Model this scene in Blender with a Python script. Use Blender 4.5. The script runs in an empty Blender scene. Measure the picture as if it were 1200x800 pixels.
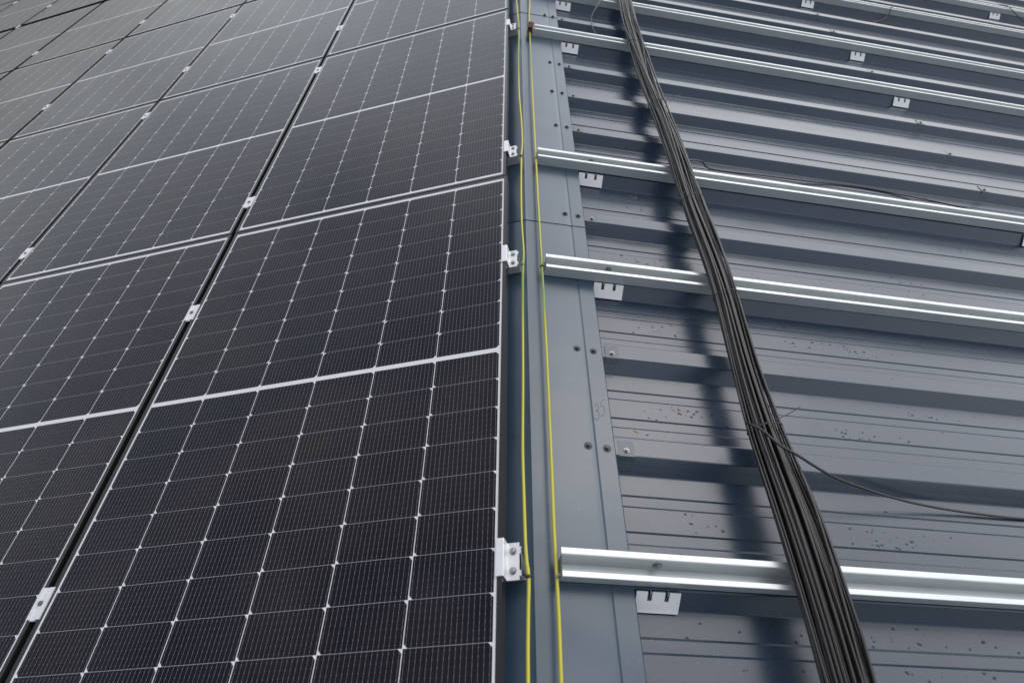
import bpy, bmesh, math, random
from mathutils import Vector, Matrix
random.seed(7)
scene = bpy.context.scene
col = scene.collection
R = math.radians

# ------------------------------------------------------------------ camera
CAM = Vector((0.007344, -1.103652, 1.233834))
ROT = Matrix(((0.9991093, 0.0277044, 0.0318290),
              (0.0013052, 0.7336386, -0.6795386),
              (-0.0421772, 0.6789748, 0.7329490)))
cd = bpy.data.cameras.new('camera')
cam = bpy.data.objects.new('camera', cd)
col.objects.link(cam)
cam.matrix_world = Matrix.Translation(CAM) @ ROT.to_4x4()
cd.sensor_width = 36
cd.lens = 21.063
cd.clip_start = 0.02
cd.clip_end = 3000
cd.dof.use_dof = True
cd.dof.focus_distance = 1.9
cd.dof.aperture_fstop = 4.5
scene.camera = cam

# ------------------------------------------------------------------ sky, overcast
world = bpy.data.worlds.new('World')
scene.world = world
world.use_nodes = True
wn, wl = world.node_tree.nodes, world.node_tree.links
wn.clear()
SUN_EL, SUN_AZ = R(46), R(44)           # azimuth clockwise from +Y
sky = wn.new('ShaderNodeTexSky')
sky.sky_type = 'NISHITA'
sky.sun_disc = False
sky.sun_elevation = SUN_EL
sky.sun_rotation = SUN_AZ
sky.air_density = 1.0
sky.dust_density = 1.5
hs = wn.new('ShaderNodeHueSaturation')
hs.inputs['Saturation'].default_value = 0.36
wl.new(sky.outputs[0], hs.inputs['Color'])
tc = wn.new('ShaderNodeTexCoord')
nz = wn.new('ShaderNodeTexNoise')
nz.inputs['Scale'].default_value = 2.2
nz.inputs['Detail'].default_value = 4
nz.inputs['Roughness'].default_value = 0.5
wl.new(tc.outputs['Generated'], nz.inputs['Vector'])
cr = wn.new('ShaderNodeValToRGB')
cr.color_ramp.elements[0].position = 0.36
cr.color_ramp.elements[0].color = (0.62, 0.63, 0.66, 1)
cr.color_ramp.elements[1].position = 0.66
cr.color_ramp.elements[1].color = (1.25, 1.22, 1.19, 1)
wl.new(nz.outputs['Fac'], cr.inputs['Fac'])
mul = wn.new('ShaderNodeMixRGB')
mul.blend_type = 'MULTIPLY'
mul.inputs['Fac'].default_value = 1
wl.new(hs.outputs[0], mul.inputs['Color1'])
wl.new(cr.outputs[0], mul.inputs['Color2'])
bg = wn.new('ShaderNodeBackground')
bg.inputs['Strength'].default_value = 0.12
wl.new(mul.outputs[0], bg.inputs['Color'])
wo = wn.new('ShaderNodeOutputWorld')
wl.new(bg.outputs[0], wo.inputs['Surface'])

sd = bpy.data.lights.new('sun', 'SUN')
sd.energy = 0.42
sd.angle = R(76)
sd.color = (1.0, 0.985, 0.96)
sun = bpy.data.objects.new('sun', sd)
col.objects.link(sun)
sdir = Vector((math.sin(SUN_AZ) * math.cos(SUN_EL), math.cos(SUN_AZ) * math.cos(SUN_EL), math.sin(SUN_EL)))
sun.rotation_euler = sdir.to_track_quat('Z', 'Y').to_euler()
sun.location = (5, 6, 6)

scene.view_settings.view_transform = 'Standard'
scene.view_settings.look = 'None'
scene.view_settings.gamma = 1
scene.view_settings.use_curve_mapping = False
scene.view_settings.exposure = 1.03

# ------------------------------------------------------------------ roof frame
TH = R(11.2269)
CT, ST = math.cos(TH), math.sin(TH)
RS, RN = Vector((CT, 0, -ST)), Vector((ST, 0, CT))
LS, LN = Vector((-CT, 0, -ST)), Vector((-ST, 0, CT))
def rp(s, v, h):            # a point on the right slope: s down the slope, v along the ridge, h above rail tops
    return RS * s + RN * h + Vector((0, v, 0))
def lp(s, v, h):
    return LS * s + LN * h + Vector((0, v, 0))
PITCH = 0.333
V0 = -0.585
RAILK = (0, 3, 5, 9, 11, 14, 16, 20)
UA = 0.0602                # distance of the panel edge from the ridge line
RIBTOP, PAN = -0.0474, -0.0892

def in_view(p, m=0.03):
    c = ROT.transposed() @ (Vector(p) - CAM)
    if c.z > -0.05: return False
    x = 0.5 + 0.58508 * c.x / -c.z
    y = 0.5 + 0.58508 * 1.5 * c.y / -c.z
    return -m < x < 1 + m and -m < y < 1 + m

# ------------------------------------------------------------------ materials
def mat(name):
    m = bpy.data.materials.new(name)
    m.use_nodes = True
    nt = m.node_tree
    return m, nt.nodes, nt.links, nt.nodes['Principled BSDF']

class G:                    # tiny helper to chain math nodes
    def __init__(s, n, l): s.n, s.l = n, l
    def m(s, op, a, b=None, c=None, clamp=False):
        x = s.n.new('ShaderNodeMath'); x.operation = op; x.use_clamp = clamp
        for i, v in enumerate((a, b, c)):
            if v is None: continue
            if isinstance(v, (int, float)): x.inputs[i].default_value = v
            else: s.l.new(v, x.inputs[i])
        return x.outputs[0]
    def mix(s, f, a, b, mode='MIX'):
        x = s.n.new('ShaderNodeMixRGB'); x.blend_type = mode
        for i, v in enumerate((f, a, b)):
            if isinstance(v, (int, float)): x.inputs[i].default_value = v
            elif isinstance(v, tuple): x.inputs[i].default_value = (*v, 1)
            else: s.l.new(v, x.inputs[i])
        return x.outputs[0]
    def noise(s, vec, scale, detail=3, rough=0.5, mapping=None):
        if mapping:
            mp = s.n.new('ShaderNodeMapping'); mp.inputs['Scale'].default_value = mapping
            s.l.new(vec, mp.inputs['Vector']); vec = mp.outputs[0]
        x = s.n.new('ShaderNodeTexNoise'); x.inputs['Scale'].default_value = scale
        x.inputs['Detail'].default_value = detail; x.inputs['Roughness'].default_value = rough
        s.l.new(vec, x.inputs['Vector']); return x.outputs['Fac']
    def ramp(s, f, p0, p1, c0=(0, 0, 0), c1=(1, 1, 1)):
        x = s.n.new('ShaderNodeValToRGB'); e = x.color_ramp.elements
        e[0].position = p0; e[1].position = p1; e[0].color = (*c0, 1); e[1].color = (*c1, 1)
        s.l.new(f, x.inputs[0]); return x.outputs[0]
    def bump(s, h, strength, dist, normal=None):
        x = s.n.new('ShaderNodeBump'); x.inputs['Strength'].default_value = strength
        x.inputs['Distance'].default_value = dist
        s.l.new(h, x.inputs['Height'])
        if normal is not None: s.l.new(normal, x.inputs['Normal'])
        return x.outputs[0]

def roof_mat(name, base, base2, rough, wavy):
    m, n, l, b = mat(name); g = G(n, l)
    t = n.new('ShaderNodeTexCoord').outputs['Object']
    a = g.noise(t, 2.5, 5, 0.55, (0.5, 1, 1))
    fine = g.noise(t, 90, 3, 0.6)
    c = g.mix(g.ramp(a, 0.35, 0.65), base, base2)
    speck = g.ramp(g.noise(t, 170, 1, 0.5), 0.73, 0.78)
    c = g.mix(g.m('MULTIPLY', speck, 0.5), c, (0.20, 0.20, 0.195))
    # faint run-off streaks down the slope
    st = g.ramp(g.noise(t, 30, 3, 0.6, (0.05, 1, 1)), 0.45, 0.75)
    c = g.mix(g.m('MULTIPLY', st, 0.18), c, (0.055, 0.058, 0.062))
    l.new(c, b.inputs['Base Color'])
    r = g.m('MULTIPLY_ADD', a, 0.16, rough - 0.08)
    r = g.m('MULTIPLY_ADD', fine, 0.05, r)
    l.new(r, b.inputs['Roughness'])
    b.inputs['IOR'].default_value = 1.6
    w = g.noise(t, 3.2, 2, 0.4, (0.6, 1, 1))
    n1 = g.bump(w, 0.5, wavy)
    n2 = g.bump(g.noise(t, 700, 2, 0.5), 0.10, 0.0004, n1)
    l.new(n2, b.inputs['Normal'])
    return m
M_ROOF = roof_mat('painted_steel', (0.020, 0.037, 0.061), (0.026, 0.043, 0.068), 0.25, 0.018)
M_CAP = roof_mat('painted_cap_steel', (0.020, 0.046, 0.074), (0.026, 0.054, 0.083), 0.27, 0.024)

def metal_mat(name, colr, rough, metallic, grain=0.15, stretch=(1, 1, 1), scale=60):
    m, n, l, b = mat(name); g = G(n, l)
    t = n.new('ShaderNodeTexCoord').outputs['Object']
    a = g.noise(t, scale, 4, 0.6, stretch)
    d = tuple(x * (1 - grain) for x in colr)
    big = g.noise(t, 6, 3, 0.5)
    c = g.mix(g.ramp(a, 0.3, 0.7), d, colr)
    c = g.mix(g.m('MULTIPLY', g.ramp(big, 0.4, 0.7), 0.25), c, tuple(x * 0.72 for x in colr))
    l.new(c, b.inputs['Base Color'])
    l.new(g.m('MULTIPLY_ADD', a, 0.14, rough - 0.07), b.inputs['Roughness'])
    b.inputs['Metallic'].default_value = metallic
    l.new(g.bump(a, 0.12, 0.0006), b.inputs['Normal'])
    return m
M_RAIL = metal_mat('galvanised_rail', (0.60, 0.63, 0.625), 0.36, 0.45, 0.10, (0.15, 1, 1), 80)
M_BRKT = metal_mat('zinc_bracket', (0.84, 0.835, 0.82), 0.45, 0.2, 0.08)
M_CLAMP = metal_mat('milled_aluminium', (0.72, 0.72, 0.715), 0.38, 0.35, 0.06)
M_BOLT = metal_mat('steel_bolt', (0.36, 0.36, 0.35), 0.35, 0.9, 0.2)
M_DBOLT = metal_mat('dark_steel_bolt', (0.20, 0.20, 0.20), 0.4, 0.9, 0.2)
M_SCREW = metal_mat('painted_screw', (0.022, 0.030, 0.042), 0.4, 0.1, 0.2)
M_CLIP = metal_mat('painted_clip', (0.050, 0.070, 0.090), 0.30, 0.1, 0.1)
M_FRAME = metal_mat('black_anodised_frame', (0.013, 0.0125, 0.012), 0.26, 0.0, 0.15, (1, 1, 1), 120)

def plain(name, c, rough, spec=0.5, noise=0.15, scale=60):
    m, n, l, b = mat(name); g = G(n, l)
    t = n.new('ShaderNodeTexCoord').outputs['Object']
    a = g.noise(t, scale, 3)
    l.new(g.mix(g.ramp(a, 0.3, 0.7), tuple(x * (1 - noise) for x in c), tuple(min(1, x * (1 + noise)) for x in c)), b.inputs['Base Color'])
    b.inputs['Roughness'].default_value = rough
    b.inputs['Specular IOR Level'].default_value = spec
    return m
M_BLACK = plain('black_cable_sheath', (0.014, 0.0125, 0.0115), 0.38, 0.5, 0.3, 25)
M_TIE_SHADE = plain('black_nylon_and_slot_shade', (0.015, 0.015, 0.015), 0.45)  # black ties, and the painted shade in the bracket slots
M_WTIE = plain('clear_nylon', (0.2,0.2,0.18), 0.4)
M_CHALK = plain('rust_red_crayon', (0.10, 0.05, 0.045), 0.8, 0.2, 0.4, 200)
M_RUST = plain('rust_brown_steel', (0.050, 0.018, 0.011), 0.75, 0.3, 0.5, 120)
M_RED = plain('red_paint', (0.40, 0.045, 0.03), 0.5)
M_FLAKE = plain('orange_swarf', (0.32, 0.17, 0.07), 0.6, 0.4, 0.4, 300)
M_GROUND = plain('ground_gravel', (0.12, 0.12, 0.11), 0.9, 0.2, 0.3, 2)
M_BACK = plain('white_backsheet', (0.55, 0.55, 0.55), 0.6)

def drop_mat():            # water on dark paint: a smooth dark bead
    m, n, l, b = mat('rain_water')
    b.inputs['Base Color'].default_value = (0.018, 0.032, 0.050, 1)
    b.inputs['IOR'].default_value = 1.33
    b.inputs['Roughness'].default_value = 0.12
    return m
M_DROP = drop_mat()

def earth_mat():            # yellow sheath with a green stripe that twists slowly round it
    m, n, l, b = mat('earth_cable_sheath'); g = G(n, l)
    uv = n.new('ShaderNodeUVMap').outputs[0]
    sx = n.new('ShaderNodeSeparateXYZ'); l.new(uv, sx.inputs[0])
    ph = g.m('MULTIPLY_ADD', sx.outputs[1], 0.55, sx.outputs[0])
    ph = g.m('ADD', ph, g.m('MULTIPLY', g.noise(uv, 1.3, 1), 0.6))
    fr = g.m('FRACT', ph)
    gm = g.m('LESS_THAN', fr, 0.27)
    c = g.mix(gm, (0.46, 0.42, 0.032), (0.17, 0.28, 0.030))
    l.new(c, b.inputs['Base Color'])
    b.inputs['Roughness'].default_value = 0.42
    return m
M_EARTH = earth_mat()

# solar cell pattern
Q, PP, MH, WE = 0.1835, 0.0926, 0.0075, 0.011
PW, PL = 1.134, 1.7335
VP, UP = 1.740, 1.152
def cell_mat():
    m, n, l, b = mat('solar_laminate'); g = G(n, l)
    t = n.new('ShaderNodeTexCoord').outputs['Object']
    s = n.new('ShaderNodeSeparateXYZ'); l.new(t, s.inputs[0])
    X, Y = s.outputs[0], s.outputs[1]
    ax = g.m('ADD', g.m('DIVIDE', X, Q), 3.0)
    fx = g.m('FRACT', ax)
    yy = g.m('DIVIDE', g.m('SUBTRACT', g.m('ABSOLUTE', Y), MH), PP)
    fy = g.m('FRACT', yy)
    cx = g.m('MULTIPLY', fx, Q); cy = g.m('MULTIPLY', fy, PP)
    dx = g.m('MINIMUM', cx, g.m('SUBTRACT', Q, cx))
    dy = g.m('MINIMUM', cy, g.m('SUBTRACT', PP, cy))
    # chamfered corners of the half cells
    c1 = g.m('ADD', g.m('SUBTRACT', Q, cx), cy)
    c2 = g.m('ADD', cx, g.m('SUBTRACT', PP, cy))
    ch = g.m('LESS_THAN', g.m('MINIMUM', c1, c2), 0.0098)
    gx = g.m('LESS_THAN', dx, 0.00095)
    gy = g.m('LESS_THAN', dy, 0.00060)
    outx = g.m('GREATER_THAN', g.m('ABSOLUTE', X), 3 * Q - 0.0009)
    outy = g.m('GREATER_THAN', g.m('ABSOLUTE', Y), MH + 9 * PP - 0.0005)
    mid = g.m('LESS_THAN', g.m('ABSOLUTE', Y), MH)
    white = g.m('MAXIMUM', g.m('MAXIMUM', outx, outy), mid)
    white = g.m('MAXIMUM', white, g.m('MAXIMUM', gx, ch))
    # busbars and solder pads
    bf = g.m('FRACT', g.m('MULTIPLY', fx, 16))
    bd = g.m('MULTIPLY', g.m('ABSOLUTE', g.m('SUBTRACT', bf, 0.5)), Q / 16)
    bus = g.m('LESS_THAN', bd, 0.00030)
    pf = g.m('FRACT', g.m('MULTIPLY', fy, 6))
    pd = g.m('MULTIPLY', g.m('ABSOLUTE', g.m('SUBTRACT', pf, 0.5)), PP / 6)
    pad = g.m('MULTIPLY', g.m('LESS_THAN', bd, 0.0007), g.m('LESS_THAN', pd, 0.0009))
    # per cell tint
    cmb = n.new('ShaderNodeCombineXYZ')
    l.new(g.m('FLOOR', ax), cmb.inputs[0])
    l.new(g.m('FLOOR', g.m('MULTIPLY', yy, g.m('SIGN', Y))), cmb.inputs[1])
    oi = n.new('ShaderNodeObjectInfo')
    l.new(g.m('MULTIPLY', oi.outputs['Random'], 100), cmb.inputs[2])
    wnz = n.new('ShaderNodeTexWhiteNoise'); l.new(cmb.outputs[0], wnz.inputs['Vector'])
    cell = g.mix(g.m('MULTIPLY_ADD', wnz.outputs['Value'], 0.45, 0.15), (0.0016, 0.0013, 0.0034), (0.0016, 0.0026, 0.0090))
    warm = g.ramp(g.noise(t, 1.4, 2), 0.45, 0.68)
    cell = g.mix(g.m('MULTIPLY', warm, 0.6), cell, (0.0110, 0.0070, 0.0062))
    # fine finger lines average to a soft horizontal grain
    fing = g.m('MULTIPLY', g.m('SINE', g.m('MULTIPLY', Y, 4188.0)), 0.0015)
    dust = g.noise(t, 350, 2, 0.7)
    cell = g.mix(g.m('MULTIPLY', g.ramp(dust, 0.68, 0.80), 0.05), cell, (0.20, 0.21, 0.24))
    film = g.ramp(g.noise(t, 3.0, 5, 0.6), 0.35, 0.8)
    cell = g.mix(g.m('MULTIPLY', film, 0.030), cell, (0.34, 0.29, 0.26))
    c = g.mix(g.m('MULTIPLY', bus, 0.62), cell, (0.24, 0.24, 0.265))
    c = g.mix(g.m('MULTIPLY', pad, 0.38), c, (0.36, 0.36, 0.38))
    c = g.mix(g.m('MULTIPLY', gy, 0.80), c, (0.26, 0.26, 0.28))
    c = g.mix(white, c, (0.60, 0.595, 0.60))
    l.new(c, b.inputs['Base Color'])
    r = g.m('MULTIPLY_ADD', g.noise(t, 2.0, 3), 0.12, 0.16)
    l.new(r, b.inputs['Roughness'])
    b.inputs['IOR'].default_value = 1.31
    l.new(g.bump(g.noise(t, 1.6, 2), 0.25, 0.004), b.inputs['Normal'])
    return m
M_CELL = cell_mat()

# ------------------------------------------------------------------ mesh helpers
def box(bm, x0, x1, y0, y1, z0, z1):
    v = [bm.verts.new(p) for p in ((x0, y0, z0), (x1, y0, z0), (x1, y1, z0), (x0, y1, z0), (x0, y0, z1), (x1, y0, z1), (x1, y1, z1), (x0, y1, z1))]
    for f in ((3, 2, 1, 0), (4, 5, 6, 7), (0, 1, 5, 4), (1, 2, 6, 5), (2, 3, 7, 6), (3, 0, 4, 7)):
        bm.faces.new([v[i] for i in f])
    return v
def extrude(bm, prof, x0, x1, axis='x', cap=True):
    """closed profile of (a, b) swept from x0 to x1; axis x: (x, a, b); axis y: (a, y, b)"""
    f = (lambda t, a, b: (t, a, b)) if axis == 'x' else (lambda t, a, b: (a, t, b))
    A = [bm.verts.new(f(x0, a, b)) for a, b in prof]
    B = [bm.verts.new(f(x1, a, b)) for a, b in prof]
    k = len(prof)
    for i in range(k):
        bm.faces.new((A[i], A[(i + 1) % k], B[(i + 1) % k], B[i]))
    if cap:
        bm.faces.new(A[::-1]); bm.faces.new(B)
def thicken(line, t):
    """offset an open polyline to a closed ribbon of thickness t (downwards / to its right)"""
    n = len(line); out = []
    for i in range(n):
        d1 = (Vector(line[i]) - Vector(line[i - 1])).normalized() if i else None
        d2 = (Vector(line[i + 1]) - Vector(line[i])).normalized() if i < n - 1 else None
        if d1 is None: d1 = d2
        if d2 is None: d2 = d1
        n1, n2 = Vector((d1.y, -d1.x)), Vector((d2.y, -d2.x))
        b = (n1 + n2).normalized()
        out.append(tuple(Vector(line[i]) + b * (t / max(0.35, b.dot(n1)))))
    return list(line) + out[::-1]
def fillet(line, r, seg=4):
    out = [line[0]]
    for i in range(1, len(line) - 1):
        p0, p, p1 = Vector(line[i - 1]), Vector(line[i]), Vector(line[i + 1])
        a, b = (p0 - p), (p1 - p)
        ang = a.angle(b)
        if ang > R(178): out.append(tuple(p)); continue
        d = min(r / math.tan(ang / 2), a.length * .45, b.length * .45)
        A, B = p + a.normalized() * d, p + b.normalized() * d
        for k in range(seg + 1):
            t = k / seg
            out.append(tuple((1 - t) ** 2 * A + 2 * t * (1 - t) * p + t * t * B))
    out.append(line[-1])
    return out
def cyl(bm, c, axis, r, h, seg=16, r2=None):
    z = Vector(axis).normalized(); x = z.orthogonal().normalized(); y = z.cross(x)
    c = Vector(c); r2 = r if r2 is None else r2
    A = [bm.verts.new(c + (x * math.cos(a) + y * math.sin(a)) * r) for a in [2 * math.pi * i / seg for i in range(seg)]]
    B = [bm.verts.new(c + z * h + (x * math.cos(a) + y * math.sin(a)) * r2) for a in [2 * math.pi * i / seg for i in range(seg)]]
    for i in range(seg): bm.faces.new((A[i], A[(i + 1) % seg], B[(i + 1) % seg], B[i]))
    bm.faces.new(A[::-1]); bm.faces.new(B)
def spline(pts, step=0.02):
    P = [Vector(p) for p in pts]; out = []
    P = [P[0] * 2 - P[1]] + P + [P[-1] * 2 - P[-2]]
    for i in range(1, len(P) - 2):
        n = max(2, int((P[i + 1] - P[i]).length / step))
        for k in range(n):
            t = k / n
            a, b, c, d = P[i - 1], P[i], P[i + 1], P[i + 2]
            out.append(0.5 * ((2 * b) + (c - a) * t + (2 * a - 5 * b + 4 * c - d) * t * t + (-a + 3 * b - 3 * c + d) * t ** 3))
    out.append(P[-2]); return out
def tube(bm, pts, r, seg=8, closed=False):
    uvl = bm.loops.layers.uv.verify()
    rings = []; prev = None; L = 0; Ls = []
    n = len(pts)
    for i, p in enumerate(pts):
        if closed: d = pts[(i + 1) % n] - pts[i - 1]
        else: d = (pts[min(i + 1, n - 1)] - pts[max(i - 1, 0)])
        d.normalize()
        x = (prev - d * prev.dot(d)) if prev is not None else d.orthogonal()
        x.normalize(); prev = x; y = d.cross(x)
        if i: L += (pts[i] - pts[i - 1]).length
        Ls.append(L)
        rings.append([bm.verts.new(p + (x * math.cos(a) + y * math.sin(a)) * r) for a in [2 * math.pi * k / seg for k in range(seg)]])
    m = n if closed else n - 1
    for i in range(m):
        A, B = rings[i], rings[(i + 1) % n]
        for k in range(seg):
            f = bm.faces.new((A[k], A[(k + 1) % seg], B[(k + 1) % seg], B[k])); f.smooth = True
            u = ((k / seg, Ls[i]), ((k + 1) / seg, Ls[i]), ((k + 1) / seg, Ls[(i + 1) % n]), (k / seg, Ls[(i + 1) % n]))
            for lo, c in zip(f.loops, u): lo[uvl].uv = c
    if not closed:
        bm.faces.new(rings[0][::-1]); bm.faces.new(rings[-1])
def bevel(bm, w, seg=2, ang=30):
    e = [e for e in bm.edges if len(e.link_faces) == 2 and e.calc_face_angle(0) > R(ang)]
    bmesh.ops.bevel(bm, geom=e, offset=w, segments=seg, profile=0.6, affect='EDGES')
def obj(name, bm, m, parent=None, smooth=None):
    bmesh.ops.recalc_face_normals(bm, faces=bm.faces)
    me = bpy.data.meshes.new(name); bm.to_mesh(me); bm.free()
    me.materials.append(m)
    if smooth: 
        for p in me.polygons: p.use_smooth = True
        me.set_sharp_from_angle(angle=R(smooth))
    o = bpy.data.objects.new(name, me); col.objects.link(o)
    if parent: o.parent = parent
    return o
def tag(o, label=None, cat=None, group=None, kind=None):
    if label: o['label'] = label
    if cat: o['category'] = cat
    if group: o['group'] = group
    if kind: o['kind'] = kind
    return o
def thing(name, label, cat, loc, side, group=None):
    o = bpy.data.objects.new(name, None); col.objects.link(o)
    o.empty_display_size = 0.05
    o.location = loc; o.rotation_euler = (0, TH if side == 'R' else (-TH if side == 'L' else 0), 0)
    return tag(o, label, cat, group)
def dup(root, loc, label):
    r = root.copy(); col.objects.link(r); r.location = loc; r['label'] = label
    for ch in list(root.children):
        c = ch.copy(); col.objects.link(c); c.parent = r
        for g2 in list(ch.children):
            d = g2.copy(); col.objects.link(d); d.parent = c
    return r
ORD = ['nearest', 'second', 'third', 'fourth', 'fifth', 'sixth', 'seventh', 'eighth', 'ninth', 'tenth', 'eleventh', 'twelfth', 'thirteenth']

# ------------------------------------------------------------------ roof sheets
def rib_profile(k0, k1):
    line = []
    for k in range(k0, k1):
        c = V0 + k * PITCH
        t = PAN; g_ = PAN - 0.0032
        line += [(c - 0.058, t), (c - 0.027, RIBTOP), (c + 0.027, RIBTOP), (c + 0.058, t),
                 (c + 0.088, t), (c + 0.094, g_), (c + 0.120, g_), (c + 0.1235, t),
                 (c + 0.185, t), (c + 0.191, g_), (c + 0.216, g_), (c + 0.2195, t)]
    return line
def fil_rib(line):
    out = [line[0]]
    for i in range(1, len(line) - 1):
        r = 0.006 if (i % 12) in (0, 1, 2, 3) else 0.0012
        seg = fillet([line[i - 1], line[i], line[i + 1]], r, 4)
        out += seg[1:-1]
    return out + [line[-1]]
K0, K1 = -5, 34
SROOF = 11.0
def roof_slope(side):
    bm = bmesh.new()
    prof = thicken(fil_rib(rib_profile(K0, K1)), 0.0008)
    sg = 1 if side == 'R' else -1
    cuts = [0.012 * sg, SROOF * sg]
    # ribbon: top surface only plus the lap strips
    line = prof[:len(prof) // 2]
    A = [bm.verts.new((cuts[0], a, b)) for a, b in line]; B = [bm.verts.new((cuts[1], a, b)) for a, b in line]
    for i in range(len(line) - 1): bm.faces.new((A[i], A[i + 1], B[i + 1], B[i]))
    # side laps: the next sheet's edge lies over the rib and ends half way down its near side
    for k in range(-2, K1, 3):
        c = V0 + k * PITCH
        o = 0.0014
        lap = fillet([(c - 0.0445, RIBTOP - 0.0245 + o), (c - 0.0275, RIBTOP + o), (c + 0.0275, RIBTOP + o), (c + 0.050, PAN + 0.011 + o)], 0.006, 4)
        extrude(bm, thicken(lap, 0.0009), 0.10 * sg, (SROOF - .1) * sg)
    o = obj('roof', bm, M_ROOF)
    o.rotation_euler = (0, TH if side == 'R' else -TH, 0)
    o['kind'] = 'structure'
    return o
roof_slope('R'); roof_slope('L')
bm = bmesh.new()
v = [bm.verts.new(p) for p in ((-1500, -1500, -6.5), (1500, -1500, -6.5), (1500, 1500, -6.5), (-1500, 1500, -6.5))]
bm.faces.new(v)
gnd = obj('ground', bm, M_GROUND); gnd['kind'] = 'structure'

# ------------------------------------------------------------------ ridge cap pieces
def ridge_cap(v0, v1, label, lift, screws):
    t = thing('ridge_cap', label, 'ridge cap', (0, (v0 + v1) / 2, -0.06), '', 'folded ridge cap lengths')
    bm = bmesh.new()
    hh = -0.0440 + lift
    pts = []
    def R2(s, h): q = rp(s, 0, h); return (q.x, q.z + 0.06)
    def L2(s, h): q = lp(s, 0, h); return (q.x, q.z + 0.06)
    right = [R2(0.013, hh), R2(0.160, hh), R2(0.168, hh - .0007), R2(0.175, hh - 0.0016), R2(0.1775, hh - .0010), R2(0.180, hh - .0000), R2(0.226, hh + .0002), R2(0.2285, hh - .0016)]
    left = [L2(0.012, hh), L2(0.168, hh), L2(0.174, hh - 0.0013), L2(0.186, hh - .0004), L2(0.230, hh)]
    line = left[::-1] + right
    # rounded top between left[0] and right[0]
    l0, r0 = Vector(left[0]), Vector(right[0])
    mid = [tuple(l0.lerp(r0, k / 8) + Vector((0, 0.0012 * math.sin(math.pi * k / 8)))) for k in range(1, 8)]
    line = left[::-1] + mid + right
    prof = thicken(line, 0.0009)
    extrude(bm, prof, v0 - (v0 + v1) / 2, v1 - (v0 + v1) / 2, 'y')
    # close the profile edge: tiny hem
    obj('cap_sheet', bm, M_CAP, t, smooth=12)
    for (s, v) in screws:
        b2 = bmesh.new()
        q = rp(s, v, hh) - t.location
        cyl(b2, q + RN * .0024, RN, 0.0052, 0.005, 6, .0050)
        sc_ = obj('screw', b2, M_SCREW, t, smooth=30)
        b2 = bmesh.new()
        cyl(b2, q, RN, 0.0112, 0.0012, 22, .0108); cyl(b2, q + RN * .0012, RN, 0.0088, 0.0012, 18, .0078)
        obj('washer', b2, M_SCREW, sc_, smooth=30)
    return t
free = [k for k in range(-2, 21) if k not in RAILK]
def scr(v0, v1):
    out = []
    for k in free:
        v = V0 + k * PITCH
        if v0 < v < v1:
            jj = random.uniform(-.004, .004)
            out += [(0.156 + jj, v - .008), (0.205 + jj, v - .012)]
    return out
cap1 = ridge_cap(-1.40, 0.690, 'blue grey ridge cap length in the foreground, the nearest one with a scribbled 35', 0.0, scr(-1.40, .69))
cap2 = ridge_cap(0.672, 2.74, 'blue grey ridge cap length beyond the overlap seam, in the middle of the ridge', 0.0020, scr(.69, 2.74))
cap3 = ridge_cap(2.722, 4.80, 'blue grey ridge cap length farthest away, past the brown wrapped rail end', 0.0040, scr(2.74, 4.8))

# hand written 35 on the near cap
def stroke(pts, par):
    P = [rp(s, v, -0.0440 + .0006) for s, v in pts]
    b = bmesh.new(); tube(b, spline(P, .004), 0.0006, 5); return b
t35 = bmesh.new()
def addstroke(pts):
    tube(t35, [q - cap1.location for q in spline([rp(s, v, -0.0440 + .0003) for s, v in pts], .003)], 0.00042, 5)
o35v, o35s = -0.142, 0.199
def T(a, b): return (o35s + a * .030 + b * .006, o35v + b * .060)
# 3
addstroke([T(-.50, .10), T(-.34, .30), T(-.12, .22), T(-.16, -.02), T(-.34, -.08), T(-.10, -.16), T(-.02, -.42), T(-.24, -.60), T(-.48, -.46)])
# 5
addstroke([T(.50, .58), T(.20, .50), T(.12, .18), T(.34, .22), T(.44, -.04), T(.34, -.32), T(.10, -.34)])
obj('handwritten_mark', t35, M_CHALK, cap1)

# ------------------------------------------------------------------ rails
RH = 0.0430
def rail_ring(line):
    n = len(line); out = []
    t = 0.0018
    for i in range(n):
        d1 = (Vector(line[i]) - Vector(line[i - 1])).normalized() if i else None
        d2 = (Vector(line[i + 1]) - Vector(line[i])).normalized() if i < n - 1 else None
        d1 = d1 or d2; d2 = d2 or d1
        n1, n2 = Vector((-d1.y, d1.x)), Vector((-d2.y, d2.x))
        b = (n1 + n2).normalized()
        out.append(tuple(Vector(line[i]) + b * (t / max(.4, b.dot(n1)))))
    return list(line) + out[::-1]
def rail_mesh(x0, x1):
    bm = bmesh.new()
    line = [(-0.0180, RH - .0045), (-0.0180, RH), (-0.0308, RH), (-0.0246, 0.0), (0.0140, 0.0), (0.0180, RH), (0.0308, RH), (0.0308, RH - .0045)]
    line = fillet(line, 0.0016, 3)
    extrude(bm, thicken(line, -0.0018) if False else rail_ring(line), x0, x1)
    return bm
def bolt_mesh(p, axis, r=0.006, washer=0.0095, hexr=.0065, h=.006, seg=6):
    bm = bmesh.new()
    a = Vector(axis).normalized(); p = Vector(p)
    cyl(bm, p, a, washer, 0.0014, 20); cyl(bm, p + a * .0014, a, hexr, h, seg); cyl(bm, p + a * (.0014 + h), a, hexr * .8, .0006, seg, hexr * .6)
    return bm
SLEN = 8.5
RDV = (0, -.008, 0, .004, .004, .0, 0)
rail_names = ['nearest', 'second nearest', 'third', 'fourth', 'fifth', 'sixth', 'seventh']
RAILS = []
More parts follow.
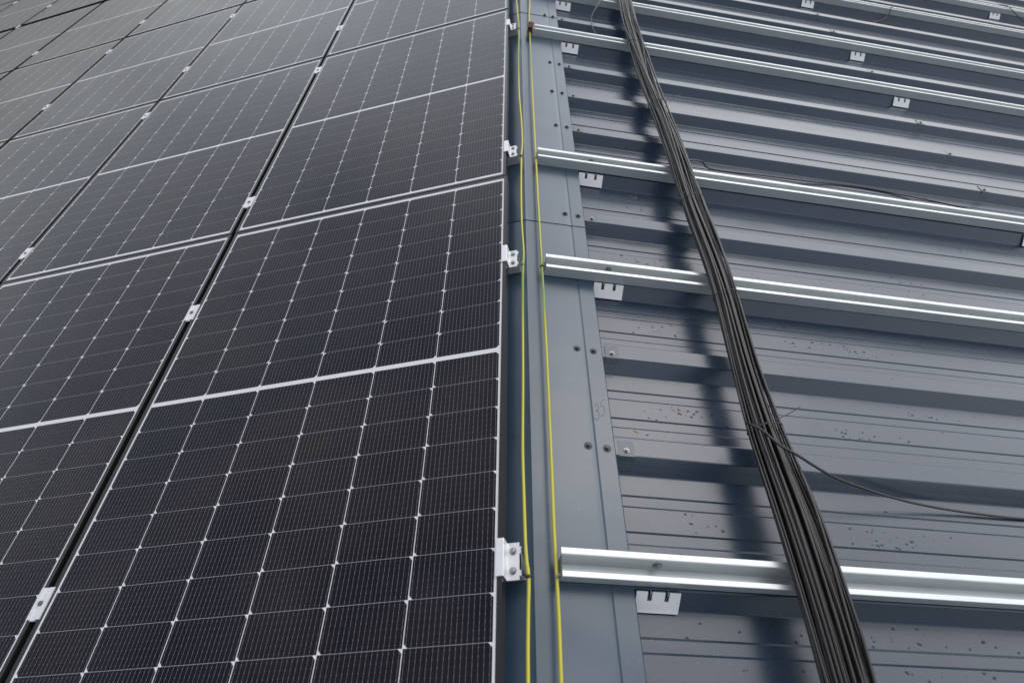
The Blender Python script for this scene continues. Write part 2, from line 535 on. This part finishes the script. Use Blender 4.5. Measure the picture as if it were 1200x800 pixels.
for i, k in enumerate(RAILK[:7]):
    v = V0 + k * PITCH + RDV[i]
    lab = {0: 'galvanised rail crossing the foreground right, nearest the camera, on the bare roof',
           1: 'galvanised rail second from the camera on the bare roof, right of the ridge cap',
           2: 'galvanised rail third from the camera on the bare roof, thin cable lying behind it',
           3: 'galvanised rail on the bare roof whose end carries a brown and red wrap',
           4: 'galvanised rail on the bare roof just beyond the one with the brown wrapped end',
           5: 'galvanised rail sixth from the camera on the bare roof, with a wire looped over it',
           6: 'farthest galvanised rail on the bare roof, cut by the top right corner'}[i]
    s0 = 0.0605 + (0, .004, -.004, .002, .008, 0, 0)[i]
    t = thing('mounting_rail', lab, 'rail', rp(0, v, -RH), 'R', 'galvanised rails laid down the bare right slope')
    obj('channel', rail_mesh(s0, SLEN), M_RAIL, t)
    for s in (0.279, 2.30, 4.32):
        if in_view(rp(s, v, 0)):
            obj('bolt', bolt_mesh((s, 0.0142, 0.0235), (0, -1, 0.12), washer=.0112, hexr=.0068, h=.0045), M_BOLT, t, smooth=30)
    RAILS.append((t, v, s0))
for i, k in enumerate(RAILK[:7]):
    v = V0 + k * PITCH
    e = 0.0265
    if not in_view(lp(e, v, 0)): continue
    o = obj('mounting_rail', rail_mesh(-SLEN, -e), M_RAIL)
    o.location = lp(0, v, -RH); o.rotation_euler = (0, -TH, 0)
    tag(o, 'short galvanised rail end poking out from under the black panels, %s from the camera' % ORD[i], 'rail', 'galvanised rails under the panels')

# ------------------------------------------------------------------ rail brackets on the ribs
def bracket():
    t = thing('rail_bracket', '', 'bracket', (0, 0, 0), 'R', 'zinc brackets holding the rails to the ribs')
    bm = bmesh.new()
    # plate follows the near web: local y from -0.030 (top) to -0.060 (foot)
    import itertools
    y0, z0, y1, z1 = -0.0325, RIBTOP + .0008, -0.0590, PAN + 0.0085
    yl, zl = -0.0650, PAN + 0.0035
    xs = [-0.050, -0.0245, -0.0145, 0.0145, 0.0245, 0.050]
    def strip(xa, xb, ta, tb):     # part of the plate between fractions ta..tb of its height
        P = lambda q: (y0 + (y1 - y0) * q, z0 + (z1 - z0) * q)
        n = Vector((z1 - z0, -(y1 - y0))).normalized() * -1
        a, b_ = P(ta), P(tb)
        pr = [a, b_, (b_[0] - .0022, b_[1] + .0017), (a[0] - .0022, a[1] + .0017)]
        extrude(bm, pr, xa, xb)
    for xa, xb, sl in zip(xs[:-1], xs[1:], (0, 1, 0, 1, 0)):
        strip(xa, xb, 0.50 if sl else 0.0, 1.0)
    # foot bent outwards
    extrude(bm, [(y1, z1), (yl, zl), (yl - .0005, zl + .0022), (y1 - .0022, z1 + .0017)], -0.050, 0.050)
    obj('plate', bm, M_BRKT, t)
    for x in (-0.0195, 0.0195):
        b = bmesh.new()
        tube(b, spline([Vector((x, -.030, RIBTOP + .0035)), Vector((x, -.036, RIBTOP + .0055)), Vector((x, -.040, RIBTOP - .0005)), Vector((x, -.0405, RIBTOP - .006))], .003), .0018, 6)
        obj('hook', b, M_BOLT, t)
        b = bmesh.new()
        n = Vector((0, -.0025, .0012))
        pts = [(x - .0049, .10), (x + .0049, .10), (x + .0049, .49), (x - .0049, .49)]
        vs = []
        for xx, q in pts:
            vs.append(b.verts.new((xx, y0 + (y1 - y0) * q - .0004, z0 + (z1 - z0) * q + .0003)))
        b.faces.new(vs)
        r_ = bmesh.ops.extrude_face_region(b, geom=list(b.faces))
        bmesh.ops.translate(b, verts=[g3 for g3 in r_['geom'] if isinstance(g3, bmesh.types.BMVert)], vec=(0, -.0003, .0002))
        obj('slot_shade', b, M_TIE_SHADE, t)  # black sheet painting in the shade of the open slot, not a real part
    return t
B0 = None
nb = 0
for li, (s, line) in enumerate(((0.284, 'beside the ridge cap'), (2.304, 'at the second purlin line'), (4.34, 'at the farthest purlin line'))):
    for i, k in enumerate(RAILK[:7]):
        v = V0 + k * PITCH
        if not in_view(rp(s, v - .05, -.08), .012): continue
        lab = 'slotted zinc bracket under the %s rail, %s' % (('nearest', 'second', 'third', 'fourth (brown wrapped)', 'fifth', 'sixth', 'farthest')[i], line)
        if B0 is None:
            B0 = bracket(); B0.location = rp(s, v, 0); B0['label'] = lab
        else: dup(B0, rp(s, v, 0), lab)

# ------------------------------------------------------------------ saddle clips with screws on the free ribs
def clip():
    t = thing('saddle_clip', '', 'clip', (0, 0, 0), 'R', 'small screwed saddle clips on the ribs')
    bm = bmesh.new()
    z = RIBTOP + .0020
    line = [(-.0450, PAN + .0205), (-.0420, PAN + .0200), (-.0292, z), (.0180, z), (.0185, z - .0012)]
    extrude(bm, thicken(fillet(line, .002, 3), .0005), -.0210, .0210)
    obj('plate', bm, M_CLIP, t)
    b = bmesh.new()
    cyl(b, (0, -.012, z), (0, 0, 1), .0080, .0015, 18); cyl(b, (0, -.012, z + .0015), (0, 0, 1), .0048, .0045, 6)
    obj('screw', b, M_DBOLT, t, smooth=30)
    return t
C0 = None; cn = [0, 0, 0]
for li, (s, line) in enumerate(((0.258, 'beside the ridge cap edge'), (2.266, 'at the second purlin line'))):
    for k in free:
        v = V0 + k * PITCH
        if not in_view(rp(s, v, -.05), 0.0): continue
        cn[li] += 1
        lab = 'painted saddle clip %s, %s from the camera' % (line, ORD[cn[li] - 1])
        if C0 is None: C0 = clip(); C0.location = rp(s, v, 0); C0['label'] = lab
        else: dup(C0, rp(s, v, 0), lab)

# ------------------------------------------------------------------ solar panels
def panel():
    t = thing('solar_panel', '', 'solar panel', (0, 0, 0), 'L', 'black framed solar panels in rows on the left slope')
    bm = bmesh.new()
    X, Y, H = PW / 2, PL / 2, 0.030
    pro = lambda s: [(s * X, 0), (s * X, H), (s * (X - WE), H), (s * (X - WE), H - .0085), (s * (X - .0025), H - .0085), (s * (X - .0025), .002), (s * (X - .028), .002), (s * (X - .028), 0)]
    for s in (-1, 1):
        p = pro(s)
        # mitred side bars
        A = [bm.verts.new((a, -Y + (X - abs(a)), z)) for a, z in p]
        B = [bm.verts.new((a, Y - (X - abs(a)), z)) for a, z in p]
        for i in range(8): bm.faces.new((A[i], A[(i + 1) % 8], B[(i + 1) % 8], B[i]))
        bm.faces.new(A[::-1]); bm.faces.new(B)
        q = [(s * (Y - (X - abs(a))), z) for a, z in p]
        A = [bm.verts.new((-X + (Y - abs(a)) + .0002, a, z)) for a, z in q]
        B = [bm.verts.new((X - (Y - abs(a)) - .0002, a, z)) for a, z in q]
        for i in range(8): bm.faces.new((A[i], A[(i + 1) % 8], B[(i + 1) % 8], B[i]))
        bm.faces.new(A[::-1]); bm.faces.new(B)
    obj('frame', bm, M_FRAME, t)
    bm = bmesh.new()
    box(bm, -X + WE - .004, X - WE + .004, -Y + WE - .004, Y - WE + .004, H - .0082, H - .0018)
    # trim so that the sheet sits inside the frame lips
    for v_ in bm.verts:
        v_.co.x = max(-X + WE + .0001, min(X - WE - .0001, v_.co.x)); v_.co.y = max(-Y + WE + .0001, min(Y - WE - .0001, v_.co.y))
    obj('glass', bm, M_CELL, t)
    return t
P0 = None
cnames = ['first column, beside the ridge', 'second column from the ridge', 'third column from the ridge', 'fourth column from the ridge', 'fifth column from the ridge', 'sixth column from the ridge', 'seventh column from the ridge', 'eighth column from the ridge', 'ninth column from the ridge']
PANELS = []
FARGAP = 0.10
for c in range(0, 9):
    for r in range(0, 7):
        vv = r * VP + (0, 0, .01, .04, .15, .2, .25)[r]
        uu = UA + PW / 2 + c * UP + (0, 0, 0, .01, .035, .06, .08, .1, .12)[c] + (0.0 if r == 0 else 0.006) + random.uniform(-.001, .001)
        vis = any(in_view(lp(UA + c * UP + PW * a / 8, vv + PL * (b / 12 - .5), .03), -0.002) for a in range(9) for b in range(13))
        if not vis: continue
        lab = 'black framed solar panel, %s, %s row from the camera' % (cnames[c], ORD[r])
        if r == 0 and c == 0: lab = 'large black framed solar panel filling the foreground beside the ridge'
        loc = lp(uu, vv, random.uniform(-.0003, .0003))
        if P0 is None: P0 = panel(); P0.location = loc; P0['label'] = lab
        else: dup(P0, loc, lab)
        PANELS.append((c, r))

# ------------------------------------------------------------------ clamps
def end_clamp():
    t = thing('end_clamp', '', 'clamp', (0, 0, 0), 'L', 'end clamps along the ridge side panel edge')
    bm = bmesh.new()
    line = [(-0.0140, .0331), (0.0035, .0331), (0.0045, .0034), (0.0300, .0034)]
    extrude(bm, thicken(fillet(line, .0018, 3), .0030), -.040, .040, 'y')
    bevel(bm, .0005, 1, 50)
    obj('clamp_body', bm, M_CLAMP, t)
    for y in (-.021, .021):
        b = bmesh.new(); cyl(b, (0.0165, y, .0048), (0, 0, 1), .0055, .005, 12); cyl(b, (0.0165, y, .0098), (0, 0, 1), .0046, .0007, 12, .0034)
        bo = obj('bolt', b, M_BOLT, t, smooth=30)
        b = bmesh.new(); cyl(b, (0.0165, y, .0034), (0, 0, 1), .0080, .0014, 20)
        obj('washer', b, M_BOLT, bo, smooth=30)
    return t
def mid_clamp():
    t = thing('mid_clamp', '', 'clamp', (0, 0, 0), 'L', 'mid clamps in the gaps between panel columns')
    bm = bmesh.new()
    W = .0185
    line = [(-W, .0334), (-.0065, .0334), (-.0062, .0322), (.0062, .0322), (.0065, .0334), (W, .0334)]
    extrude(bm, thicken(line, .0030), -.0375, .0375, 'y')
    box(bm, -.0075, .0075, -.0405, -.0376, .0270, .0325)
    bevel(bm, .0005, 1, 50)
    obj('clamp_body', bm, M_CLAMP, t)
    b = bmesh.new(); cyl(b, (0, 0, .0322), (0, 0, 1), .0062, .0035, 18, .0058); cyl(b, (0, 0, .0357), (0, 0, 1), .0030, .0004, 6)
    obj('bolt', b, M_DBOLT, t, smooth=30)
    return t
E0 = None; n = 0
for i, k in enumerate(RAILK[:7]):
    v = V0 + k * PITCH + (0, -.004, .0, -.012, 0, 0, 0)[i]
    if not in_view(lp(UA, v, .03), 0.0): continue
    lab = 'bright end clamp with two bolts on the ridge side panel edge, %s from the camera' % ORD[i]
    if E0 is None: E0 = end_clamp(); E0.location = lp(UA, v, 0); E0['label'] = lab
    else: dup(E0, lp(UA, v, 0), lab)
M0 = None
gaps = ['first', 'second', 'third', 'fourth', 'fifth', 'sixth', 'seventh']
for c in range(7):
    n = 0
    for i, k in enumerate(RAILK + (22, 25)):
        v = V0 + k * PITCH + random.uniform(-.012, .012) + (.10 if k >= 20 else 0)
        s = UA + (c + 1) * UP - (UP - PW) / 2 + .003 + (0, 0, .005, .022, .047, .07, .09)[c]
        if not in_view(lp(s, v, .03), -0.003): continue
        n += 1
        lab = 'silver mid clamp in the %s gap left of the ridge, %s from the camera' % (gaps[c], ORD[n - 1])
        if M0 is None: M0 = mid_clamp(); M0.location = lp(s, v, 0); M0['label'] = lab
        else: dup(M0, lp(s, v, 0), lab)

# ------------------------------------------------------------------ earth cables
def wavy(fn, pts, amp):
    out = []
    for s, v, h in pts: out.append(fn(s, v, h))
    return out
def lcab():
    pts = []
    v = -1.35
    ties = [V0 + k * PITCH - .03 for k in RAILK]
    base = [(-1.35, .0165), (-.85, .017), (-.70, .015), (-.62, .0125), (-.56, .018), (-.43, .021), (-.30, .0225), (-.10, .0190), (.10, .0165), (.25, .0150), (.36, .0135), (.45, .0105), (.60, .0155), (.80, .0165), (1.0, .0135), (1.07, .0125), (1.16, .0075), (1.35, .0095), (1.6, .017), (2.0, .019), (2.35, .014), (2.6, .019), (2.9, .026), (3.1, .023), (3.6, .017), (4.2, .014), (4.8, .014)]
    return [lp(s + .001, v, -.0105 + .0025 * math.sin(v * 5.3)) for v, s in base]
t = bmesh.new(); tube(t, spline(lcab(), .02), .0040, 10)
c1 = obj('earth_cable', t, M_EARTH)
tag(c1, 'green and yellow earth cable running beside the panel end clamps', 'cable', 'green and yellow earth cables')
rb = [(-1.35, .0505), (-.95, .0510), (-.80, .0520), (-.70, .0535), (-.62, .0535), (-.5, .0525), (-.3, .0540), (0, .0550), (.3, .0545), (.39, .0535), (.55, .053), (.8, .0525), (1.04, .0525), (1.3, .051), (1.7, .050), (2.1, .051), (2.38, .053), (2.6, .0530), (2.9, .0620), (3.3, .060), (4.0, .055), (4.8, .055)]
t = bmesh.new(); tube(t, spline([rp(s - .0015, v, -.0150 + .003 * math.sin(v * 4.1 + 1)) for v, s in rb], .02), .0040, 10)
c2 = obj('earth_cable', t, M_EARTH)
tag(c2, 'yellow earth cable running over the ridge cap along the right hand rail ends', 'cable', 'green and yellow earth cables')
def small_tie(p, side, lab, i):
    bm = bmesh.new()
    ring = [p + (Vector((math.cos(a), 0, math.sin(a)))) * .0060 for a in [2 * math.pi * k / 14 for k in range(14)]]
    tube(bm, ring, .0011, 6, closed=True)
    d = RS if side == 'R' else LS
    tube(bm, spline([p + Vector((0, 0, .0055)), p + d * .008 + Vector((0, .004, .004)), p + d * .020 + Vector((0, .006, -.004))], .004), .0011, 6)
    tube(bm, spline([p + Vector((0, 0, .006)), p + Vector((0, -.004, .014)) + d * .004, p + Vector((0, -.002, .022)) + d * .006], .004), .0009, 6)
    box(bm, p.x - .003, p.x + .003, p.y - .003, p.y + .003, p.z + .004, p.z + .008)
    o = obj('cable_tie', bm, M_TIE_SHADE if i % 2 else M_WTIE)
    tag(o, lab, 'cable tie', 'ties on the earth cables')
for i, k in enumerate(RAILK[:5]):
    v = V0 + k * PITCH - .026
    s = .0545
    if in_view(rp(s, v, 0), 0):
        small_tie(rp(.0520, v, -.0150), 'R', 'small tie holding the right earth cable to the %s rail end' % ORD[i], i)
    if in_view(lp(.014, v, 0), 0):
        small_tie(lp(.0140, v - .005, -.0105), 'L', 'small tie on the left earth cable at the %s end clamp' % ORD[i], i + 1)

# brown wrap on the fourth rail end
t4, v4, s4 = RAILS[3]
w = thing('rail_end_wrap', 'crumpled brown wrap with a red tip on the end of the fourth rail', 'wrap', rp(.055, v4, -.03), 'R')
bm = bmesh.new()
vs = box(bm, -.010, .014, -.040, .036, .000, .038)
bmesh.ops.subdivide_edges(bm, edges=bm.edges[:], cuts=3, use_grid_fill=True)
for q in bm.verts:
    q.co += Vector((random.uniform(-.002, .002), random.uniform(-.003, .003), random.uniform(-.002, .002)))
    if q.co.y < -.02: q.co.x -= .006
ex = bmesh.new()
obj('sleeve', bm, M_RUST, w)
extrude(ex, [(-.042, .024), (-.115, -.010), (-.100, -.016), (-.042, .004)], -.014, -.002); obj('hanging_strip', ex, M_RUST, w)
ex = bmesh.new(); box(ex, .0145, .022, -.030, .030, .0302, .0318); obj('red_tip', ex, M_RED, w)

# ------------------------------------------------------------------ bundle of black cables
CL = [(-1.35, .600, .055), (-.95, .606, .056), (-.70, .616, .0575), (-.45, .6235, .0575), (-.22, .6215, .050), (.02, .6265, .0430), (.30, .638, .0410), (.66, .6435, .0480), (1.0, .639, .0470), (1.5, .641, .0455), (2.06, .634, .0480), (2.5, .642, .0460), (2.96, .659, .0430), (3.6, .685, .045), (4.4, .71, .045)]
def cline(v):
    for (a, s0, w0), (b, s1, w1) in zip(CL[:-1], CL[1:]):
        if v <= b or b == CL[-1][0]:
            t = max(0, min(1, (v - a) / (b - a)));
            return s0 + (s1 - s0) * t, w0 + (w1 - w0) * t
NS = 62
rr = .0039
RAILV = [V0 + k * PITCH for k in RAILK]
def sag(v):
    for a, b in zip([-1.6] + RAILV, RAILV + [9]):
        if a <= v < b:
            return -.012 * min(1, (b - a)) * math.sin(math.pi * (v - a) / (b - a)) ** 2
    return 0
rnd = random.Random(11)
# pack discs inside an ellipse of unit half width / height ratio
pk = [[rnd.uniform(-.9, .9), rnd.uniform(-.9, .9)] for _ in range(NS)]
AX, AZ = .050, .027
for it in range(400):
    for i in range(NS):
        for j in range(i):
            dx, dz = (pk[i][0] - pk[j][0]) * AX, (pk[i][1] - pk[j][1]) * AZ
            d = math.hypot(dx, dz) + 1e-9
            if d < rr * 2.02:
                q = (rr * 2.02 - d) / d * .5
                pk[i][0] += dx * q / AX; pk[i][1] += dz * q / AZ; pk[j][0] -= dx * q / AX; pk[j][1] -= dz * q / AZ
    for p in pk:
        p[1] -= .002
        m_ = math.hypot(*p)
        lim = 1 - rr / AX
        if m_ > lim: p[0] *= lim / m_; p[1] *= lim / m_
bun = thing('cable_bundle', 'thick bundle of black cables lying across the rails down the roof', 'cable bundle', rp(.62, -.6, 0), '')
for i, (a, b) in enumerate(pk):
    pts = []
    ph = [rnd.uniform(0, 6.28) for _ in range(4)]
    am = rnd.choice((.06, .14, .3, .6))
    v = -1.35
    while v < 4.4:
        s, wd = cline(v)
        loose = 1.0 + 1.0 * max(0, min(1, (v - .3) / 1.2))
        aa = a + am * loose * math.sin(v * 1.7 + ph[0]) * .5 + .05 * math.sin(v * 5 + ph[1])
        bb = b + am * loose * math.sin(v * 1.9 + ph[2]) * .7 + .04 * math.sin(v * 4 + ph[3])
        m_ = math.hypot(aa, bb)
        if m_ > 1.02: aa *= 1.02 / m_; bb *= 1.02 / m_
        pts.append(rp(s + aa * (wd - rr), v, AZ + .003 + bb * AZ + sag(v)) - bun.location)
        v += .07
    bm = bmesh.new(); tube(bm, spline(pts, .04), rr * rnd.choice((.78, .92, 1.0, 1.0, 1.1)), 8)
    obj('cable', bm, M_BLACK, bun)
def bundle_tie(v, slant, tail=None):
    s, wd = cline(v)
    bm = bmesh.new(); ring = []
    for k in range(28):
        a = 2 * math.pi * k / 28
        ring.append(rp(s + math.cos(a) * (wd + .0015), v + slant * math.cos(a), AZ + .003 + math.sin(a) * (AZ + .0035) + sag(v)) - bun.location)
    tube(bm, ring, .0014, 6, closed=True)
    if tail:
        tube(bm, spline([rp(*q) - bun.location for q in tail], .006), .0012, 6)
    obj('cable_tie', bm, M_TIE_SHADE, bun)
bundle_tie(-.205, .012, [(.573, -.219, .052), (.600, -.216, .066), (.636, -.205, .075), (.675, -.185, .084), (.694, -.173, .090)])
bundle_tie(.84, .02, [(.60, .84, .055), (.59, .82, .06), (.575, .80, .055)])
bundle_tie(.30, .01)
bundle_tie(1.62, .02, [(.69, 1.62, .04), (.72, 1.66, .05), (.76, 1.71, .052)])
bundle_tie(2.28, -.05, [(.60, 2.3, .05), (.58, 2.26, .045), (.565, 2.2, .02)])

def wire(pts, r, label, step=.012):
    bm = bmesh.new(); tube(bm, spline([rp(*q) for q in pts], step), r, 8)
    o = obj('loose_cable', bm, M_BLACK); tag(o, label, 'cable', None); return o
wire([(.560, -.205, .040), (.566, -.225, .058), (.582, -.246, .067), (.610, -.285, .070), (.652, -.308, .066), (.700, -.317, .044), (.765, -.327, .016), (.834, -.332, -.007), (.949, -.337, -.040), (1.061, -.341, -.062), (1.196, -.344, -.077), (1.378, -.346, -.0835), (1.541, -.338, -.0835), (2.2, -.36, -.0835)], .0035,
     'single black cable leaving the bundle and curving right across the near roof')
wire([(.54, 3.10, .006), (.503, 2.984, .010), (.460, 2.850, .001), (.436, 2.775, -.015), (.434, 2.68, -.035), (.446, 2.60, -.0415), (.47, 2.50, -.045)], .0028,
     'thin dark wire looping down beside the fifth rail, left of the bundle')
wire([(.655, 1.10, .030), (.70, 1.135, .030), (.76, 1.165, .012), (.812, 1.200, -.030), (.931, 1.240, -.055), (1.125, 1.279, -.070), (1.350, 1.308, -.082), (1.576, 1.328, -.0845), (1.787, 1.314, -.0845), (1.975, 1.275, -.075), (2.15, 1.220, -.062), (2.35, 1.17, -.052), (2.7, 1.15, -.045)], .0035,
     'thin black cable lying along the far side of the third rail')
wire([(3.115, 4.50, -.0840), (3.045, 4.24, -.02), (3.02, 4.10, .008), (2.985, 4.062, .004), (2.973, 4.030, -.01), (2.964, 4.014, -.045), (2.857, 3.93, -.075), (2.717, 3.87, -.084), (2.609, 3.86, -.084), (2.3, 3.9, -.084)], .0035,
     'black wire looped over the sixth rail near the top edge')
wire([(1.5, 3.75, -.084), (2.248, 3.80, -.084), (2.645, 3.92, -.084), (2.885, 3.951, -.084), (3.088, 3.934, -.084), (3.282, 3.85, -.084), (3.694, 3.844, -.084), (4.141, 3.924, -.084), (4.6, 3.93, -.084)], .0045,
     'black cable lying in the roof pan below the sixth rail at the upper right')
wire([(4.52, 5.13, -.08), (4.49, 4.95, -.03), (4.47, 4.80, .006), (4.457, 4.712, .006), (4.50, 4.66, -.02), (4.603, 4.60, -.06), (4.8, 4.5, -.084)], .0035,
     'black wire over the farthest rail in the top right corner')

# ------------------------------------------------------------------ rain drops and swarf
def blob(bm, p, n, u, a, b, h, segs=10):
    w_ = n.cross(u)
    rings = []
    j = [random.uniform(.85, 1.15) for _ in range(segs)]
    for q, z in ((1, 0), (.86, .55), (.5, .9)):
        rings.append([bm.verts.new(p + (u * math.cos(t) * a + w_ * math.sin(t) * b) * q * j[i] + n * h * z) for i, t in enumerate([2 * math.pi * i / segs for i in range(segs)])])
    top = bm.verts.new(p + n * h)
    for A, B in zip(rings[:-1], rings[1:]):
        for i in range(segs):
            f = bm.faces.new((A[i], A[(i + 1) % segs], B[(i + 1) % segs], B[i])); f.smooth = True
    for i in range(segs):
        f = bm.faces.new((rings[-1][i], rings[-1][(i + 1) % segs], top)); f.smooth = True
    bm.faces.new(rings[0][::-1])
def surf(v):                # height of the sheet at v, None where a drop would not sit
    d = (v - V0) % PITCH
    if d > PITCH - .06: d -= PITCH
    if abs(d) < .022: return RIBTOP
    if .064 < d < .084 or .126 < d < .181 or .222 < d < .270: return PAN
    return None
bm = bmesh.new(); cnt = 0
rd = random.Random(5); 
clusters = [(.46, .22), (.44, -.09), (.50, -.12), (.36, -.17), (.52, -.70), (.9, -.62), (1.0, -.45), (.95, -.10), (1.1, -.14), (1.25, -.02), (.80, .20), (.95, .26), (1.05, .24), (.85, .60), (.42, .60), (.47, .57), (1.3, 1.5), (1.6, 1.45), (1.1, 1.75), (.9, -.42), (.65, -.45), (.45, -.46), (1.15, .22), (.5, .95), (1.9, .95), (1.5, .62), (.52, -.75), (.95, -.72), (.82, -.70), (1.05, -.70)]
for cs, cv in clusters:
    for _ in range(rd.randint(9, 22)):
        s, v = rd.gauss(cs, .055), rd.gauss(cv, .030)
        h = surf(v)
        if h is None or s < .27: continue
        a = rd.uniform(.0012, .0042); blob(bm, rp(s, v, h + .0001), RN, (RS + Vector((0, rd.uniform(-.8, .8), 0))).normalized() if rd.random() < .6 else RS, a * rd.uniform(1, 1.7), a * .8, a * .20)
for _ in range(420):
    s, v = rd.uniform(.28, 3.2), rd.uniform(-.85, 2.6)
    h = surf(v)
    if h is None: continue
    a = rd.uniform(.0008, .0026); blob(bm, rp(s, v, h + .0001), RN, RS, a * rd.uniform(1, 1.5), a, a * .22)
o = obj('rain_drops', bm, M_DROP); tag(o, 'scattered rain drops on the dark painted roof sheets', 'rain drops', None, 'stuff')
bm = bmesh.new()
fl = [(.493, .281), (.502, .267), (.452, .195), (.457, -.063), (.437, -.087), (.288, -.164), (.298, -.202), (.318, -.208), (.506, -.703), (.466, .993), (.497, 1.056), (.463, 2.491)]
for cs, cv in fl:
    for _ in range(rd.randint(5, 10)):
        s, v = rd.gauss(cs, .010), rd.gauss(cv, .006)
        h = surf(v) or PAN
        if surf(v) is None: continue
        a = rd.uniform(.0014, .0046)
        blob(bm, rp(max(s, .245), v, h + .0001), RN, (RS + Vector((0, rd.uniform(-.5, .5), 0))).normalized(), a * rd.uniform(1, 2.4), a * .6, a * .3, 6)
o = obj('metal_swarf', bm, M_FLAKE); tag(o, 'tiny orange and pale metal flakes lying on the roof sheets', 'swarf', None, 'stuff')
